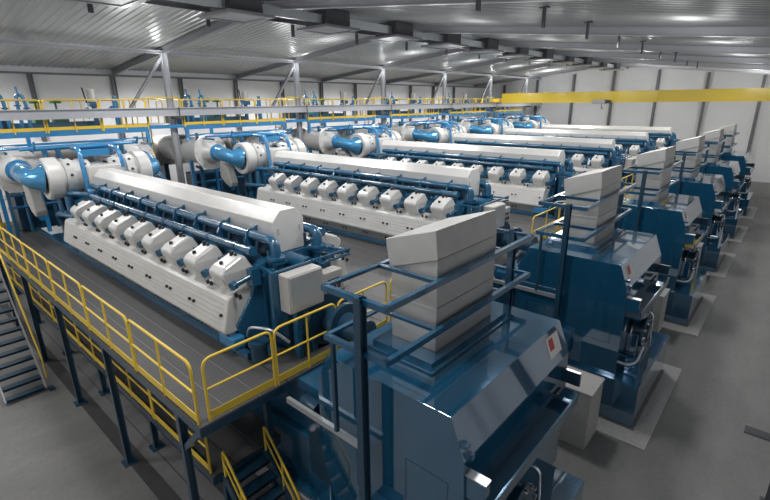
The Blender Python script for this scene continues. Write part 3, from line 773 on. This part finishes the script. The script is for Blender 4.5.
# silencers and tanks standing behind the ducts
def sil():
    c=YC
    t=thing('exhaust_silencer','long grey exhaust silencer cylinder behind the turbochargers of the engine nearest the camera','silencer',(-25.2,c,3.3),'exhaust silencers below the rear walkway')
    MB().lathe((-25.2,c-3.0,5.7),(0,1,0),[(0,0),(0,.5),(.12,.72),(.3,.78),(2.9,.78),(2.95,.84),(3.05,.84),(3.1,.78),(5.7,.78),(5.88,.72),(6.0,.5),(6.0,0)],32).build('shell',M['galv'],t)
    for yy in (-2.2,2.2): MB().box(-25.6,-24.8,c+yy-.12,c+yy+.12,0,5.1).build('leg',M['navy'],t)
    return t
row(sil(),'long grey exhaust silencer cylinder behind the turbochargers of the engine {}')
def tank():
    c=YC
    t=thing('auxiliary_module','dark blue auxiliary module with pipes behind the engine nearest the camera','pump module',(-22.6,c,0),'auxiliary modules behind the engines')
    MB().box(-23.4,-22.3,c-1.9,c+1.6,3.3,4.7).box(-23.3,-22.4,c+1.7,c+2.3,3.3,5.2).build('cabinet',M['navy'],t,bevel=.03)
    for k in range(4): MB().tube(fillet([(-22.1,c-1.6+.9*k,3.3),(-22.1,c-1.6+.9*k,4.9),(-22.7,c-1.6+.9*k,5.0)],.2),.07,10).build('pipe',M['blue'],t)
    for z in (4.3,4.75): MB().tube([(-22.05,c-2.2,z),(-22.05,c+2.2,z)],.05,10).build('pipe',M['skyblue'],t)
    for k in range(3): MB().cyl((-22.25,c-1.2+1.1*k,3.8),(-22.05,c-1.2+1.1*k,3.8),.16,seg=14).build('valve',M['skyblue'],t)
    return t
row(tank(),'dark blue auxiliary module with pipes behind the engine {}')

# valves and actuators on the rear walkway
def goose(y,lab):
    t=thing('gooseneck_valve',lab,'valve',(-22.8,y,7.1),'gooseneck valves on the rear walkway')
    z=7.08
    MB().tube(fillet([(-22.8,y,z),(-22.8,y,8.1),(-22.8,y+.02,8.40),(-22.8,y+.20,8.40),(-22.8,y+.26,8.1),(-22.8,y+.26,z+.1)],.12,8),.065,12).build('pipe',M['skyblue'],t)
    MB().cyl((-22.8,y,z),(-22.8,y,z+.06),.2,seg=14).cyl((-22.8,y,8.0),(-22.8,y,8.05),.12,seg=14).cyl((-22.8,y+.26,7.9),(-22.8,y+.26,7.95),.12,seg=14).build('flange',M['blue'],t)
    MB().cyl((-22.8,y+.10,8.42),(-22.8,y+.06,8.72),.04,seg=10).build('spindle',M['skyblue'],t)
    return t
g0=goose(3.95,'blue gooseneck valve, first on the walkway bay behind the engine nearest the camera')
row(g0,'blue gooseneck valve, first on the walkway bay behind the engine {}')
g1=goose(4.62,'blue gooseneck valve, second on the walkway bay behind the engine nearest the camera')
row(g1,'blue gooseneck valve, second on the walkway bay behind the engine {}')
def act():
    t=thing('valve_actuator','blue valve with chrome cylinder on the walkway behind the engine nearest the camera','valve actuator',(-22.8,7.2,7.1),'valve actuators on the rear walkway')
    z=7.08
    MB().cyl((-22.8,7.25,8.15),(-22.8,7.25,8.66),.19,seg=20).build('cylinder',M['galv'],t)
    MB().box(-22.95,-22.65,7.05,7.45,7.95,8.16).cyl((-22.8,6.95,7.7),(-22.8,7.9,7.7),.15,seg=16).cyl((-22.8,6.95,7.7),(-22.8,7.0,7.7),.24,seg=16).cyl((-22.8,7.85,7.7),(-22.8,7.9,7.7),.24,seg=16).cyl((-22.8,7.25,z),(-22.8,7.25,8.0),.10,seg=12).build('valve_body',M['blue'],t)
    MB().cyl((-22.8,8.1,z),(-22.8,8.1,8.25),.11,seg=14).tube(fillet([(-22.8,7.9,7.9),(-22.8,8.1,7.9),(-22.8,8.1,8.4)],.1),.08,10).build('side_pipe',M['skyblue'],t)
    MB().cyl((-22.8,7.0,8.1),(-22.8,6.92,8.72),.03,seg=8).build('lever',M['black'],t)
    return t
row(act(),'blue valve with chrome cylinder on the walkway behind the engine {}')
def filt():
    t=thing('filter_skid','blue filter skid with green drums behind the engine nearest the camera','filter',(-23.6,5.4,7.1),'filter skids on the rear walkway')
    MB().box(-24.0,-23.3,4.4,7.6,7.10,7.36).build('skid',M['blue'],t)
    for y in (5.2,5.9): MB().cyl((-23.7,y,7.4),(-23.7,y+.5,7.4),.3,seg=18).cyl((-23.7,y+.2,7.4),(-23.7,y+.2,8.25),.04,seg=8).lathe((-23.7,y+.2,8.1),(0,0,1),[(0,.0),(.0,.22),(.08,.22),(.12,.0)],16).build('drum',M['green'],t)
    MB().box(-24.1,-23.3,3.4,4.4,7.1,7.75).build('pump_box',M['navy'],t)
    return t
row(filt(),'blue filter skid with green drums behind the engine {}')

# ------------------------------------------------------------------ light
def area(name,loc,size,power,rot=(0,0,0),color=(1,1,1),sy=None,spread=PI):
    l=bpy.data.lights.new(name,'AREA'); l.energy=power; l.size=size; l.color=color; l.spread=spread
    if sy: l.shape='RECTANGLE'; l.size_y=sy
    o=bpy.data.objects.new(name,l); o.location=loc; o.rotation_euler=rot; COL.objects.link(o); return o
def pt(name,loc,power,r=.15,color=(1,1,1)):
    l=bpy.data.lights.new(name,'POINT'); l.energy=power; l.shadow_soft_size=r; l.color=color
    o=bpy.data.objects.new(name,l); o.location=loc; COL.objects.link(o); return o
def spot(name,loc,power,r=.3,ang=165,color=(1,1,1)):
    l=bpy.data.lights.new(name,'SPOT'); l.energy=power; l.shadow_soft_size=r; l.spot_size=math.radians(ang); l.spot_blend=.6; l.color=color
    o=bpy.data.objects.new(name,l); o.location=loc; COL.objects.link(o); return o
# added wide downlights in three rows, plus added points that brighten the roof sheets
LR=[(-24.6,1200),(-15.9,1350),(-5.6,1000)]
for n in range(-1,6):
    y=4.0+S*n
    for x,pw in LR:
        spot('added_downlight',(x,y,rz(x)-.25),pw*(.75 if n<1 and x>-20 else 1),.5,color=(1,.99,.98))
for n in range(0,6):
    pt('roof_glow_light',(-16.2,7.0+S*n,rz(-16.2)-.2),14,.10)
    pt('roof_glow_light',(-21.6,9.8+S*n,rz(-21.6)-.25),20,.10)
for n in range(-1,7):
    for x,pw in ((-19.5,120),(-11,60),(-3.2,80 if n>0 else 50)):
        pt('added_fill_light',(x,.5+S*n,8.9),pw if n<6 else 330,.4)  # added fill points under the roof, no fixture hangs there

w=bpy.data.worlds.new('hall_world'); SC.world=w; w.use_nodes=True
w.node_tree.nodes['Background'].inputs[0].default_value=(.8,.85,.9,1); w.node_tree.nodes['Background'].inputs[1].default_value=.3

# ------------------------------------------------------------------ camera
F=459.7; HOR=102.45; YAW=math.radians(41.4); ROLL=math.radians(-.6)
p=math.atan((250-HOR)/F)
Rh=Vector((math.cos(YAW),math.sin(YAW),0)); Fh=Vector((-math.sin(YAW),math.cos(YAW),0)); Z=Vector((0,0,1))
Fw=Fh*math.cos(p)-Z*math.sin(p); Up=Fh*math.sin(p)+Z*math.cos(p)
R2=Rh*math.cos(ROLL)+Up*math.sin(ROLL); U2=-Rh*math.sin(ROLL)+Up*math.cos(ROLL)
from mathutils import Matrix
cam=bpy.data.cameras.new('camera'); cam.lens=36*F/770; cam.sensor_width=36; cam.clip_start=.05; cam.clip_end=300
co=bpy.data.objects.new('camera',cam); COL.objects.link(co)
co.matrix_world=Matrix(((R2.x,U2.x,-Fw.x,0),(R2.y,U2.y,-Fw.y,0),(R2.z,U2.z,-Fw.z,8),(0,0,0,1)))
SC.camera=co
SC.view_settings.view_transform='Standard'; SC.view_settings.look='None'; SC.view_settings.exposure=-.12; SC.view_settings.gamma=1
SC.view_settings.use_curve_mapping=False
SC.cycles.use_denoising=True
